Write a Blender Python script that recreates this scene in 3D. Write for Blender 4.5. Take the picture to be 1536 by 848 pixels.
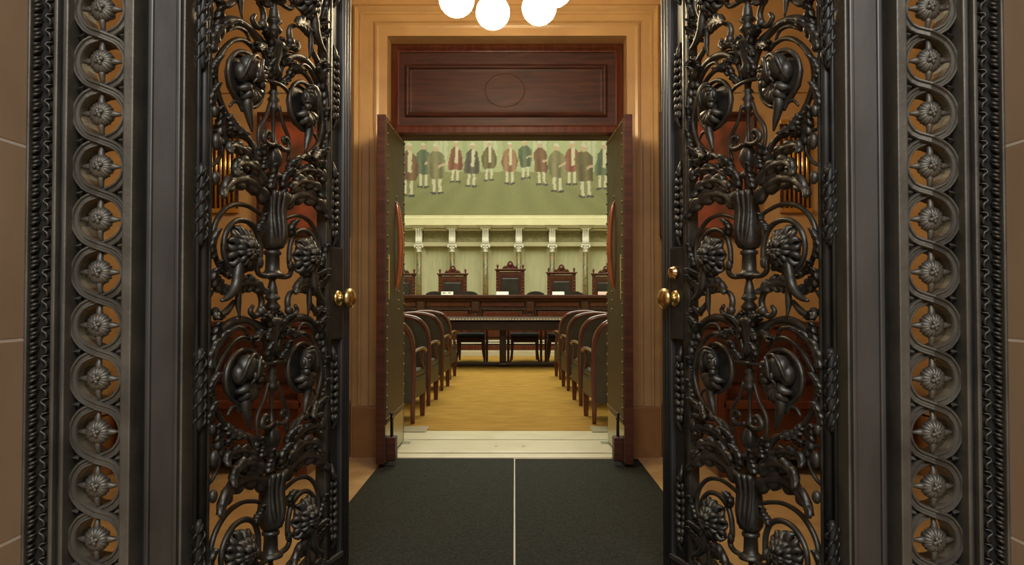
import bpy, bmesh, math, random
from mathutils import Vector, Matrix
R = random.Random(7)
PI = math.pi
for o in list(bpy.data.objects): bpy.data.objects.remove(o)
SC = bpy.context.scene
COL = SC.collection

# ------------------------------------------------------------------ camera
F, CAMH = 1144.0, 1.05              # focal length in pixels of a 1536 px wide frame, eye height
PITCH, YAW = 24 / F, 4 / F
cam = bpy.data.cameras.new('camera'); cam.sensor_width = 36; cam.lens = F / 1536 * 36
cam.clip_start = 0.05
camo = bpy.data.objects.new('camera', cam); COL.objects.link(camo)
camo.location = (0, 0, CAMH); camo.rotation_euler = (PI / 2 + PITCH, 0, YAW)
SC.camera = camo
# ------------------------------------------------------------------ world, exposure, large lights
SC.view_settings.view_transform = 'Standard'; SC.view_settings.look = 'None'
SC.view_settings.gamma = 1; SC.view_settings.use_curve_mapping = False
SC.view_settings.exposure = 0.0
W = bpy.data.worlds.new('rotunda_daylight'); SC.world = W; W.use_nodes = True
W.node_tree.nodes['Background'].inputs[0].default_value = (0.95, 0.97, 1.0, 1)
W.node_tree.nodes['Background'].inputs[1].default_value = 0.22

def area(name, loc, rot, sx, sy, power, col):
    l = bpy.data.lights.new(name, 'AREA'); l.shape = 'RECTANGLE'; l.size = sx; l.size_y = sy
    l.energy = power; l.color = col
    o = bpy.data.objects.new(name, l); COL.objects.link(o); o.location = loc; o.rotation_euler = rot
    return o
# daylight from the rotunda's dome, high above and behind the camera
area('dome_light', (0.0, -3.4, 5.2), (math.radians(50), 0, 0), 3.6, 3.0, 330, (0.97, 0.98, 1.0))
# unseen area light added below the ceiling to light the hearing room
area('room_fill_light', (-0.1, 11.6, 6.35), (0, 0, 0), 6.0, 8.0, 500, (1.0, 0.97, 0.80))

# ------------------------------------------------------------------ materials
M = {}
def mat(name, c1, c2=None, rough=0.5, metal=0.0, scale=6.0, detail=4.0, bump=0.0, bscale=60.0, stretch=(1, 1, 1),
        spec=0.5, emit=None, contrast=(0.35, 0.65), distort=0.0, coat=0.0, rough2=None):
    m = bpy.data.materials.new(name); m.use_nodes = True
    nt = m.node_tree; b = nt.nodes['Principled BSDF']
    b.inputs['Roughness'].default_value = rough; b.inputs['Metallic'].default_value = metal
    b.inputs['Specular IOR Level'].default_value = spec
    b.inputs['Coat Weight'].default_value = coat
    tc = nt.nodes.new('ShaderNodeTexCoord'); mp = nt.nodes.new('ShaderNodeMapping')
    mp.inputs['Scale'].default_value = stretch
    nt.links.new(tc.outputs['Object'], mp.inputs[0])
    if c2 is None:
        b.inputs['Base Color'].default_value = (*c1, 1)
    else:
        n = nt.nodes.new('ShaderNodeTexNoise'); n.inputs['Scale'].default_value = scale
        n.inputs['Detail'].default_value = detail; n.inputs['Distortion'].default_value = distort
        r = nt.nodes.new('ShaderNodeValToRGB')
        r.color_ramp.elements[0].position = contrast[0]; r.color_ramp.elements[1].position = contrast[1]
        r.color_ramp.elements[0].color = (*c1, 1); r.color_ramp.elements[1].color = (*c2, 1)
        nt.links.new(mp.outputs[0], n.inputs['Vector']); nt.links.new(n.outputs['Fac'], r.inputs[0])
        nt.links.new(r.outputs[0], b.inputs['Base Color'])
        if rough2 is not None:
            mr = nt.nodes.new('ShaderNodeMapRange')
            mr.inputs['To Min'].default_value = rough; mr.inputs['To Max'].default_value = rough2
            nt.links.new(n.outputs['Fac'], mr.inputs['Value']); nt.links.new(mr.outputs[0], b.inputs['Roughness'])
    if bump:
        nb = nt.nodes.new('ShaderNodeTexNoise'); nb.inputs['Scale'].default_value = bscale; nb.inputs['Detail'].default_value = 3
        bp = nt.nodes.new('ShaderNodeBump'); bp.inputs['Strength'].default_value = bump; bp.inputs['Distance'].default_value = 0.01
        nt.links.new(mp.outputs[0], nb.inputs['Vector']); nt.links.new(nb.outputs['Fac'], bp.inputs['Height'])
        nt.links.new(bp.outputs[0], b.inputs['Normal'])
    if emit:
        b.inputs['Emission Color'].default_value = (*emit[0], 1); b.inputs['Emission Strength'].default_value = emit[1]
    M[name] = m; return m

mat('bronze', (0.062, 0.058, 0.048), (0.115, 0.106, 0.088), rough=0.40, metal=0.75, scale=14, bump=0.25, bscale=45, rough2=0.5)
mat('bronze_frame', (0.125, 0.114, 0.092), (0.195, 0.178, 0.142), rough=0.42, metal=0.6, scale=7, bump=0.12, bscale=60, rough2=0.58)
mat('bronze_smooth', (0.088, 0.085, 0.078), (0.145, 0.137, 0.124), rough=0.34, metal=0.7, scale=5, bump=0.06, bscale=30, stretch=(1, 1, 0.35), rough2=0.5)
mat('bronze_dark', (0.035, 0.035, 0.033), (0.06, 0.058, 0.052), rough=0.45, metal=0.6, scale=12)
mat('brass', (0.80, 0.58, 0.24), (0.72, 0.50, 0.19), rough=0.3, metal=1.0, scale=20)
mat('copper_brass', (0.78, 0.50, 0.26), rough=0.25, metal=1.0)
mat('amber_marble', (0.45, 0.268, 0.110), (0.56, 0.352, 0.152), rough=0.34, scale=2.2, detail=8, distort=1.6, contrast=(0.3, 0.7), bump=0.02, bscale=9)
mat('amber_plinth', (0.27, 0.125, 0.045), (0.36, 0.18, 0.07), rough=0.3, scale=2.6, detail=8, distort=1.8, contrast=(0.3, 0.7))
mat('amber_floor', (0.50, 0.33, 0.15), (0.62, 0.44, 0.22), rough=0.22, scale=2.4, detail=8, distort=1.2)
mat('limestone', (0.44, 0.30, 0.18), (0.52, 0.365, 0.225), rough=0.62, scale=3.2, detail=6, stretch=(1, 1, 0.55), bump=0.03, bscale=35)
mat('mortar', (0.88, 0.80, 0.66), rough=0.85)
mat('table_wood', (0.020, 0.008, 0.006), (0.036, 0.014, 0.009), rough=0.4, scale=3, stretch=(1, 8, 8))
mat('steel_strip', (0.45, 0.43, 0.36), rough=0.4, metal=0.4)
mat('stud_metal', (0.75, 0.70, 0.58), rough=0.4, metal=0.3)
mat('mat_weave', (0.015, 0.017, 0.013), (0.042, 0.045, 0.036), rough=0.95, scale=130, detail=3, bump=0.6, bscale=150, spec=0.15)
mat('cream_marble', (0.60, 0.56, 0.39), (0.69, 0.65, 0.48), rough=0.3, scale=3, detail=6, distort=1.0)
mat('cream_plaster', (0.56, 0.53, 0.33), (0.62, 0.585, 0.38), rough=0.7, scale=4)
mat('green_wall', (0.50, 0.51, 0.30), (0.58, 0.58, 0.36), rough=0.8, scale=3.5, stretch=(6, 6, 0.8), detail=5)
mat('frieze', (0.36, 0.33, 0.19), (0.50, 0.475, 0.29), rough=0.8, scale=14, bump=0.4, bscale=16)
mat('column_marble', (0.085, 0.125, 0.05), (0.30, 0.19, 0.085), rough=0.25, scale=7, detail=8, distort=2.5, contrast=(0.38, 0.62))
mat('carpet', (0.275, 0.158, 0.030), (0.36, 0.213, 0.046), rough=0.95, scale=9, stretch=(0.5, 1.5, 1), detail=6, bump=0.3, bscale=180, spec=0.1)
mat('carpet_border', (0.33, 0.19, 0.04), (0.40, 0.235, 0.055), rough=0.95, scale=40, spec=0.1)
mat('mahogany', (0.038, 0.0105, 0.006), (0.080, 0.024, 0.012), rough=0.5, spec=0.3, scale=3, stretch=(1.2, 1.2, 12), detail=6, distort=0.6)
mat('mahogany_flat', (0.042, 0.012, 0.0065), (0.086, 0.026, 0.013), rough=0.5, spec=0.3, scale=3, stretch=(1.2, 1.2, 12), detail=6, distort=0.6)
mat('mahogany_red', (0.085, 0.021, 0.011), (0.135, 0.037, 0.018), rough=0.27, scale=3, stretch=(10, 10, 1), detail=5, coat=0.3)
mat('chair_wood', (0.070, 0.017, 0.010), (0.115, 0.030, 0.016), rough=0.28, scale=3, stretch=(8, 8, 1), detail=5, coat=0.3)
mat('handle_wood', (0.21, 0.052, 0.017), (0.29, 0.08, 0.027), rough=0.22, scale=6, stretch=(6, 6, 1), coat=0.5)
mat('bench_wood', (0.040, 0.015, 0.009), (0.075, 0.028, 0.015), rough=0.35, scale=3, stretch=(1, 1, 8), detail=5)
mat('leather_door', (0.050, 0.029, 0.011), (0.068, 0.041, 0.016), rough=0.5, spec=0.25, scale=8, bump=0.12, bscale=120)
mat('leather_green', (0.024, 0.020, 0.012), (0.038, 0.032, 0.019), rough=0.42, scale=8, bump=0.1, bscale=90)
mat('leather_black', (0.022, 0.021, 0.018), (0.034, 0.032, 0.026), rough=0.3, scale=8, bump=0.08, bscale=90)
mat('leather_blue', (0.012, 0.016, 0.022), (0.02, 0.025, 0.032), rough=0.28, scale=8)
mat('nail_brass', (0.20, 0.125, 0.055), rough=0.32, metal=0.8)
mat('kick_metal', (0.34, 0.32, 0.21), (0.41, 0.38, 0.26), rough=0.3, metal=0.85, scale=4)
mat('floor_metal', (0.42, 0.40, 0.30), rough=0.35, metal=0.7)
mat('white_card', (0.86, 0.85, 0.78), rough=0.7)
mat('pink_card', (0.70, 0.50, 0.42), rough=0.7)
mat('print_ink', (0.10, 0.09, 0.08), rough=0.8)
mat('white_paint', (0.78, 0.77, 0.66), rough=0.5)
mat('dark_void', (0.012, 0.009, 0.008), rough=0.8)
mat('globe_glass', (0.95, 0.93, 0.85), rough=0.3, emit=((1.0, 0.82, 0.53), 42.0))
mat('fill_panel_glow', (0.9, 0.9, 0.8), rough=0.4, emit=((1.0, 0.97, 0.82), 1.6))
mat('picture_canvas', (0.38, 0.085, 0.030), (0.10, 0.040, 0.020), rough=0.45, scale=4, detail=3, contrast=(0.4, 0.6))
mat('plastic_clear', (0.50, 0.47, 0.34), rough=0.15)

# ------------------------------------------------------------------ mesh builder
class MB:
    def __init__(s): s.v = []; s.f = []; s.sm = []
    def add(s, vs, fs, smooth=False, tr=None):
        k = len(s.v)
        s.v += [tuple(tr(p)) if tr else tuple(p) for p in vs]
        s.f += [tuple(i + k for i in q) for q in fs]; s.sm += [smooth] * len(fs)
        return s
    def box(s, x0, x1, y0, y1, z0, z1, bev=0.0, tr=None):
        if bev <= 0:
            vs = [(x, y, z) for x in (x0, x1) for y in (y0, y1) for z in (z0, z1)]
            return s.add(vs, [(0, 1, 3, 2), (4, 6, 7, 5), (0, 4, 5, 1), (2, 3, 7, 6), (0, 2, 6, 4), (1, 5, 7, 3)], tr=tr)
        bm = bmesh.new(); bmesh.ops.create_cube(bm, size=1)
        for v in bm.verts:
            v.co = (x0 + (v.co.x + .5) * (x1 - x0), y0 + (v.co.y + .5) * (y1 - y0), z0 + (v.co.z + .5) * (z1 - z0))
        bev = min(bev, 0.45 * min(abs(x1 - x0), abs(y1 - y0), abs(z1 - z0)))
        bmesh.ops.bevel(bm, geom=bm.edges[:], offset=bev, segments=2, profile=0.6, affect='EDGES')
        bm.verts.index_update()
        s.add([v.co[:] for v in bm.verts], [tuple(v.index for v in f.verts) for f in bm.faces], tr=tr)
        bm.free(); return s
    def lathe(s, prof, n=12, c=(0, 0, 0), axis='z', lobes=0, lob=0.0, tr=None):
        """prof: list of (radius, height)"""
        vs = []; fs = []
        for r, h in prof:
            for k in range(n):
                a = 2 * PI * k / n; rr = r * (1 + lob * math.cos(lobes * a)) if lobes else r
                x, y = rr * math.cos(a), rr * math.sin(a)
                p = {'z': (x, y, h), 'y': (x, h, y), 'x': (h, x, y)}[axis]
                vs.append((p[0] + c[0], p[1] + c[1], p[2] + c[2]))
        for i in range(len(prof) - 1):
            for k in range(n):
                a, b = i * n + k, i * n + (k + 1) % n
                fs.append((a, b, b + n, a + n))
        fs.append(tuple(range(n - 1, -1, -1))); fs.append(tuple((len(prof) - 1) * n + k for k in range(n)))
        return s.add(vs, fs, True, tr)
    def ball(s, c, r, n=10, m=6, sc=(1, 1, 1), tr=None):
        vs = []; fs = []
        for i in range(1, m):
            a = PI * i / m
            for k in range(n):
                b = 2 * PI * k / n
                vs.append((c[0] + r * sc[0] * math.sin(a) * math.cos(b), c[1] + r * sc[1] * math.sin(a) * math.sin(b), c[2] + r * sc[2] * math.cos(a)))
        t = len(vs); vs += [(c[0], c[1], c[2] + r * sc[2]), (c[0], c[1], c[2] - r * sc[2])]
        for i in range(m - 2):
            for k in range(n):
                a, b = i * n + k, i * n + (k + 1) % n
                fs.append((a, b, b + n, a + n))
        for k in range(n):
            fs.append((t, (k + 1) % n, k)); fs.append((t + 1, (m - 2) * n + k, (m - 2) * n + (k + 1) % n))
        return s.add(vs, fs, True, tr)
    def tube(s, pts, rad, n=8, closed=False, res=4, flat=1.0, tr=None, up=None):
        P, RR = spline(pts, rad, res, closed)
        vs = []; fs = []; L = len(P)
        nrm = None
        for i in range(L):
            if closed: t = (P[(i + 1) % L] - P[i - 1]).normalized()
            else: t = (P[min(i + 1, L - 1)] - P[max(i - 1, 0)]).normalized()
            if up is not None: b = t.cross(Vector(up)).normalized(); nrm = b.cross(t).normalized()
            else:
                if nrm is None: nrm = t.orthogonal().normalized()
                nrm = (nrm - t * nrm.dot(t)).normalized(); b = t.cross(nrm)
            for k in range(n):
                a = 2 * PI * k / n
                vs.append(P[i] + (b * math.cos(a) + nrm * math.sin(a) * flat) * RR[i])
        for i in range(L if closed else L - 1):
            for k in range(n):
                a, b2 = i * n + k, i * n + (k + 1) % n
                c, d = ((i + 1) % L) * n + k, ((i + 1) % L) * n + (k + 1) % n
                fs.append((a, b2, d, c))
        if not closed: fs += [tuple(range(n - 1, -1, -1)), tuple((L - 1) * n + k for k in range(n))]
        return s.add(vs, fs, True, tr)
    def sweep(s, path, prof, closed=False, normal=(0, 1, 0), tr=None, smooth=False):
        """profile points (a, b): a sideways in the plane, b along the plane normal; mitred corners"""
        P = [Vector(p) for p in path]; N = Vector(normal); L = len(P); n = len(prof); vs = []; fs = []
        for i in range(L):
            if closed: t0 = (P[i] - P[i - 1]).normalized(); t1 = (P[(i + 1) % L] - P[i]).normalized()
            else:
                t0 = (P[i] - P[i - 1]).normalized() if i else (P[1] - P[0]).normalized()
                t1 = (P[i + 1] - P[i]).normalized() if i < L - 1 else t0
            s0 = t0.cross(N).normalized(); s1 = t1.cross(N).normalized(); sd = (s0 + s1)
            sd = sd.normalized() / max(0.3, sd.normalized().dot(s0))
            for a, b in prof: vs.append(P[i] + sd * a + N * b)
        for i in range(L if closed else L - 1):
            j = (i + 1) % L
            for k in range(n):
                k2 = (k + 1) % n
                fs.append((i * n + k, i * n + k2, j * n + k2, j * n + k))
        if not closed: fs += [tuple(range(n - 1, -1, -1)), tuple((L - 1) * n + k for k in range(n))]
        return s.add(vs, fs, smooth, tr)
    def prism(s, poly, y0, y1, tr=None):
        """polygon in x,z extruded along y"""
        n = len(poly)
        vs = [(x, y0, z) for x, z in poly] + [(x, y1, z) for x, z in poly]
        fs = [tuple(range(n)), tuple(range(2 * n - 1, n - 1, -1))] + [(i, i + n, (i + 1) % n + n, (i + 1) % n) for i in range(n)]
        return s.add(vs, fs, tr=tr)
    def mesh(s, name, m):
        me = bpy.data.meshes.new(name); me.from_pydata(s.v, [], s.f); me.update()
        bm = bmesh.new(); bm.from_mesh(me); bmesh.ops.recalc_face_normals(bm, faces=bm.faces[:]); bm.to_mesh(me); bm.free()
        me.polygons.foreach_set('use_smooth', s.sm)
        me.materials.append(M[m]); return me
    def build(s, name, m, parent=None):
        return inst(s.mesh(name, m), name, parent)

def spline(pts, rad, res=4, closed=False):
    P = [Vector(p) for p in pts]; n = len(P)
    if not isinstance(rad, (list, tuple)): rad = [rad] * n
    if len(rad) != n:
        q = []
        for i in range(n):
            t = i / (n - 1) * (len(rad) - 1); k = min(int(t), len(rad) - 2); q.append(rad[k] + (rad[k + 1] - rad[k]) * (t - k))
        rad = q
    out = []; rr = []
    for i in range(n if closed else n - 1):
        p1, p2 = P[i], P[(i + 1) % n]
        p0 = P[i - 1] if (i or closed) else p1 * 2 - p2
        p3 = P[(i + 2) % n] if (i + 2 < n or closed) else p2 * 2 - p1
        for k in range(res):
            t = k / res
            out.append(0.5 * ((2 * p1) + (p2 - p0) * t + (2 * p0 - 5 * p1 + 4 * p2 - p3) * t * t + (3 * p1 - p0 - 3 * p2 + p3) * t ** 3))
            rr.append(rad[i] + (rad[(i + 1) % n] - rad[i]) * t)
    if not closed: out.append(P[-1]); rr.append(rad[-1])
    return out, rr

def inst(me, name, parent=None, loc=(0, 0, 0), rot=(0, 0, 0), scale=None):
    o = bpy.data.objects.new(name, me); COL.objects.link(o); o.parent = parent
    o.location = loc; o.rotation_euler = rot
    if scale: o.scale = scale
    return o
def thing(name, label, cat, loc=(0, 0, 0), rz=0, group=None):
    o = bpy.data.objects.new(name, None); COL.objects.link(o); o.location = loc; o.rotation_euler = (0, 0, rz)
    o.empty_display_size = 0.1
    return tag(o, label, cat, group)
def tag(o, label, cat, group=None):
    o['label'] = label; o['category'] = cat
    if group: o['group'] = group
    return o
def struct(o, label=None, cat=None):
    o['kind'] = 'structure'
    if label: o['label'] = label
    if cat: o['category'] = cat
    return o
def dup(o, loc=None, rz=None, label=None, parent=None):
    c = o.copy(); COL.objects.link(c)
    if parent: c.parent = parent
    if loc is not None: c.location = loc
    if rz is not None: c.rotation_euler = (0, 0, rz)
    if label: c['label'] = label
    for ch in [x for x in COL.objects if x.parent == o]: dup(ch, parent=c)
    return c
def X(px, D): return (px - 772) / F * D
def Z(py, D): return CAMH + (448 - py) / F * D

# ================================================================== SETTING
# ---- rotunda floor and the stone reveals on either side of the portal
MB().box(-3.5, 3.5, -2.5, 2.0, -0.1, 0).build('floor_rotunda', 'amber_floor').name = 'floor_rotunda'
struct(bpy.data.objects['floor_rotunda'], 'cream and amber stone floor in front of the bronze gates', 'floor')
stone_cache = {}
for side, nm in ((-1, 'wall_left'), (1, 'wall_right')):
    w = MB().box(min(side * 1.2765, side * 1.9), max(side * 1.2765, side * 1.9), -1.2, 2.02, 0, 3.6).build(nm, 'mortar')
    struct(w, 'tan limestone block wall with pale joints beside the bronze portal', 'wall')
    zs = [0.0, 0.437, 0.944, 1.447, 1.95, 2.45, 2.95, 3.45]
    for i in range(len(zs) - 1):
        ys = [-1.2, -0.1, 0.95, 2.02] if i % 2 else [-1.2, -0.6, 0.4, 2.02]
        for j in range(len(ys) - 1):
            b = MB().box(min(side * 1.275, side * 1.3), max(side * 1.275, side * 1.3), ys[j] + .0025, ys[j + 1] - .0025, zs[i] + .004, zs[i + 1] - .004, bev=.0015)
            b.build('stone_block', 'limestone', w)

# ---- vestibule
VY0, VY1, VX, VZ = 2.02, 5.10, 2.45, 3.45
fl = struct(MB().box(-VX - .2, VX + .2, 2.0, 5.10, -0.11, 0).build('floor_vestibule', 'amber_floor'), 'polished amber marble floor of the vestibule', 'floor')
th = MB().box(-.854, .752, 5.02, 5.64, -0.1, 0.012, bev=.004).box(-2.4, 2.4, 5.62, 6.0, -.1, .012).build('floor_threshold', 'cream_marble')
struct(th, 'pale cream marble threshold between the mats and the gold carpet', 'threshold')
MB().box(-.84, .74, 5.13, 5.40, 0.012, 0.024, bev=.005).build('step_slab', 'cream_marble', th)
MB().box(-.80, -.742, 5.395, 5.475, 0.024, 0.028).build('pivot_plate', 'floor_metal', th)
MB().box(.612, .672, 5.395, 5.475, 0.024, 0.028).build('pivot_plate', 'floor_metal', th)
for x in (-.14, .05): MB().box(x, x + .022, 5.30, 5.325, 0.024, 0.027).build('strike_plate', 'floor_metal', th)
struct(MB().box(-VX - .2, VX + .2, 2.02, 5.6, VZ, VZ + .1).build('ceiling_vestibule', 'amber_marble'), 'amber ceiling of the vestibule', 'ceiling')
for side, nm in ((-1, 'wall_vestibule_left'), (1, 'wall_vestibule_right')):
    w = struct(MB().box(min(side * VX, side * (VX + .2)), max(side * VX, side * (VX + .2)), 2.02, 5.6, 0, VZ).build(nm, 'amber_plinth'), 'amber marble side wall of the vestibule', 'wall')
    for (y0, y1) in ((2.2, 2.9), (2.91, 3.6), (3.61, 4.3), (4.31, 5.08)):
        MB().box(min(side * (VX - .02), side * VX), max(side * (VX - .02), side * VX), y0, y1, .36, 2.3, bev=.006).build('marble_panel', 'amber_marble', w)
        MB().box(min(side * (VX - .02), side * VX), max(side * (VX - .02), side * VX), y0, y1, 2.31, VZ, bev=.006).build('marble_panel', 'amber_marble', w)
    MB().box(min(side * (VX - .035), side * VX), max(side * (VX - .035), side * VX), 2.2, 5.08, 0, .35, bev=.008).build('plinth', 'amber_plinth', w)
    f = struct(MB().box(min(side * 1.45, side * (VX)), max(side * 1.45, side * (VX)), 2.02, 2.2, 0, VZ).build('wall_front_' + ('left' if side < 0 else 'right'), 'amber_marble'), 'amber marble return wall behind the bronze portal', 'wall')
struct(MB().box(-1.9, 1.9, 2.03, 2.2, 3.3, VZ).build('wall_front_top', 'amber_marble'), 'amber lintel above the bronze portal', 'wall')

# back wall of the vestibule with the door opening
OX0, OX1, OZ = X(580, 5.1), X(941, 5.1), Z(52, 5.1)
wbl = struct(MB().box(-VX, OX0, 5.10, 5.62, 0, VZ).build('wall_back_left', 'amber_marble'), 'amber marble wall on the printed card side of the inner doorway', 'wall')
wbr = struct(MB().box(OX1, VX, 5.10, 5.62, 0, VZ).build('wall_back_right', 'amber_marble'), 'amber marble wall on the pinkish card side of the inner doorway', 'wall')
wb = struct(MB().box(OX0, OX1, 5.10, 5.62, 2.9, VZ).box(OX0, OX1, 5.10, 5.25, OZ, 2.9).build('wall_back_top', 'amber_marble'), 'amber marble wall and moulded surround over the inner doorway', 'wall')
AX0, AX1, AZ = X(535, 5.1), X(983, 5.1), Z(12, 5.1)
def archi(path, prof, nm='moulding'):
    MB().sweep(path, prof, normal=(0, -1, 0)).build(nm, 'amber_marble', wb)
yb = 5.10
def upath(x0, x1, z): return [(x0, yb, 0), (x0, yb, z), (x1, yb, z), (x1, yb, 0)]
archi(upath(AX0, AX1, AZ), [(-.03, 0), (-.03, .030), (-.014, .042), (0.0, .030), (.012, .018), (.012, 0)], 'outer_moulding')
archi(upath(AX0 + .06, AX1 - .06, AZ - .06), [(-.045, 0), (-.045, .022), (-.03, .022), (-.024, .014), (.018, .014), (.024, .006), (.024, 0)], 'fascia_moulding')
archi(upath(OX0 - .07, OX1 + .07, OZ + .07), [(-.016, 0), (-.016, .014), (0, .020), (.016, .014), (.07, .014), (.07, 0)], 'inner_fascia')
for a, b, wq in ((-VX, AX0 - .035, wbl), (AX1 + .035, VX, wbr)):
    for z0, z1 in ((.37, 2.42), (2.43, VZ)):
        MB().box(a + .005, b, 5.085, 5.10, z0, z1, bev=.004).build('marble_panel', 'amber_marble', wq)
    MB().box(a, b, 5.06, 5.10, -.02, .36, bev=.012).build('plinth', 'amber_plinth', wq)
for a, b, wq in ((AX0 - .02, OX0 - .005, wbl), (OX1 + .005, AX1 + .02, wbr)):
    MB().box(a, b, 5.05, 5.10, -.02, .335, bev=.01).build('plinth_block', 'amber_plinth', wq)

# ---- hearing room shell
RX0, RX1, RY0, RY1, RZ = -5.0, 5.0, 5.62, 17.0, 6.5
struct(MB().box(RX0, RX1, 5.98, RY1, -.1, 0).build('floor_hearing_room', 'cream_marble'), 'pale marble floor at the edges of the hearing room', 'floor')
struct(MB().box(RX0, RX0 + .3, 5.62, 17.3, 0, RZ).build('wall_room_left', 'green_wall'), 'green cream side wall of the hearing room', 'wall')
struct(MB().box(RX1 - .3, RX1, 5.62, 17.3, 0, RZ).build('wall_room_right', 'green_wall'), 'green cream side wall of the hearing room', 'wall')
struct(MB().box(RX0, -VX, 5.5, 5.62, 0, RZ).box(VX, RX1, 5.5, 5.62, 0, RZ).box(-VX, VX, 5.5, 5.62, VZ, RZ).build('wall_room_front', 'green_wall'), 'green cream entrance wall of the hearing room', 'wall')
ce = struct(MB().box(RX0, RX1, 5.5, 17.3, RZ, RZ + .1).build('ceiling_room', 'cream_plaster'), 'cream ceiling of the hearing room with added glowing laylight panels', 'ceiling')
for i in range(3):
    for j in range(4):
        MB().box(-3.0 + i * 2.0 + .06, -1.0 + i * 2.0 - .06, 7.7 + j * 2.0 + .06, 9.7 + j * 2.0 - .06, RZ - .03, RZ).build('fill_panel', 'fill_panel_glow', ce)  # unseen glowing panels, added as a light source for the room
cp = tag(MB().box(-4.2, 4.2, 6.0, 13.75, 0.0, 0.016, bev=.004).build('carpet', 'carpet'), 'gold yellow carpet running from the threshold to the bench', 'carpet')

# end wall
we = struct(MB().box(RX0, RX1, 17.0, 17.3, 0, RZ).build('wall_end', 'green_wall'), 'green cream end wall with marble columns below the mural', 'wall')
colx = [X(628.9, 16.8) + .731 * k for k in range(-3, 9)]
for k in range(len(colx) - 1):
    a, b = colx[k] + .10, colx[k + 1] - .10
    MB().box(a + .03, b - .03, 16.985, 17.0, .5, Z(371, 17)).build('wall_panel', 'green_wall', we)
    MB().sweep([(a, 17, .5), (a, 17, Z(371, 17) + .03), (b, 17, Z(371, 17) + .03), (b, 17, .5)], [(-.03, 0), (-.03, .045), (0, .05), (.03, .03), (.03, 0)], normal=(0, -1, 0)).build('panel_frame', 'cream_plaster', we)
    c0, c1 = colx[k] + .075, colx[k + 1] - .075
    MB().box(c0, c1, 16.9, 17.0, Z(363, 16.95), Z(346, 16.95)).build('frieze_panel', 'frieze', we)
    MB().box(colx[k] + .06, colx[k + 1] - .06, 16.82, 17.0, Z(370, 16.9), Z(363.5, 16.9), bev=.01).build('architrave', 'cream_plaster', we)
    nd = MB()
    for q in range(15): nd.box(c0 + .03 + q * (c1 - c0 - .06) / 15, c0 + .03 + (q + .55) * (c1 - c0 - .06) / 15, 16.78, 16.9, Z(349.5, 16.8), Z(345.5, 16.8))
    nd.build('dentil_row', 'cream_plaster', we)['kind'] = 'stuff'
for x in colx:
    MB().box(x - .105, x + .105, 16.92, 17.0, .5, Z(370, 17), bev=.006).build('pilaster', 'cream_plaster', we)
t1 = struct(MB().sweep([(RX0, 17.0, 0), (RX1, 17.0, 0)], [(-(Z(346, 16.7)), 0), (-(Z(346, 16.7)), .36), (-(Z(342.5, 16.7)), .36), (-(Z(342.5, 16.7)), .42), (-(Z(338.5, 16.7)), .46), (-(Z(338.5, 16.7)), .40), (-(Z(337.5, 16.7)), .40), (-(Z(337, 16.7)), .18), (-Z(328, 16.8), .18), (-Z(328, 16.8), 0)], normal=(0, -1, 0)).build('trim_1', 'cream_plaster'), 'cream stone cornice under the mural', 'cornice')
for k, x in enumerate(colx):
    t = thing('wall_column', 'green brown marble wall column with white carved capital and scrolled bracket', 'column', (x, 16.72, .5), 0, 'marble columns along the end wall')
    zt = .5
    def zz(py): return Z(py, 16.7) - zt
    MB().lathe([(.085, 0), (.085, .05), (.07, .07), (.078, .09), (.066, .12)], 12).build('base', 'cream_plaster', t)
    MB().lathe([(.062, .12), (.062, .8), (.056, zz(378.5))], 14).build('shaft', 'column_marble', t)
    c = MB().lathe([(.058, zz(378.5)), (.064, zz(377.5)), (.055, zz(376)), (.062, zz(372)), (.085, zz(369))], 12, lobes=6, lob=.06)
    c.box(-.10, .10, -.09, .09, zz(369), zz(367), bev=.005)
    for sx in (-1, 1):
        c.ball((sx * .085, -.07, zz(370.5)), .024); c.ball((sx * .04, -.085, zz(372.5)), .018)
    c.build('capital', 'white_paint', t)
    c = MB()
    pr = [(.10, zz(367)), (-.085, zz(367)), (-.10, zz(362)), (-.075, zz(356)), (-.08, zz(351)), (-.115, zz(346)), (-.12, zz(344)), (.10, zz(344))]
    vs = [(sx * .07, y, z) for sx in (-1, 1) for y, z in pr]; n = len(pr)
    c.add(vs, [tuple(range(n)), tuple(range(2 * n - 1, n - 1, -1))] + [(i, i + n, (i + 1) % n + n, (i + 1) % n) for i in range(n)])
    for sx in (-1, 0, 1): c.tube([(sx * .045, -.092, zz(366)), (sx * .045, -.104, zz(361)), (sx * .045, -.082, zz(355)), (sx * .045, -.118, zz(346))], .013, 6)
    for sx in (-1, 0, 1): c.ball((sx * .05, -.125, zz(345.5)), .022)
    c.build('bracket', 'white_paint', t)
    b = MB()
    for z0, z1, h, d in ((344, 341.5, .115, .15), (341.5, 339, .135, .17), (339, 337.4, .165, .20)):
        b.box(-h, h, -d, -.02, zz(z0), zz(z1), bev=.004)
    b.build('impost', 'cream_plaster', t)

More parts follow.
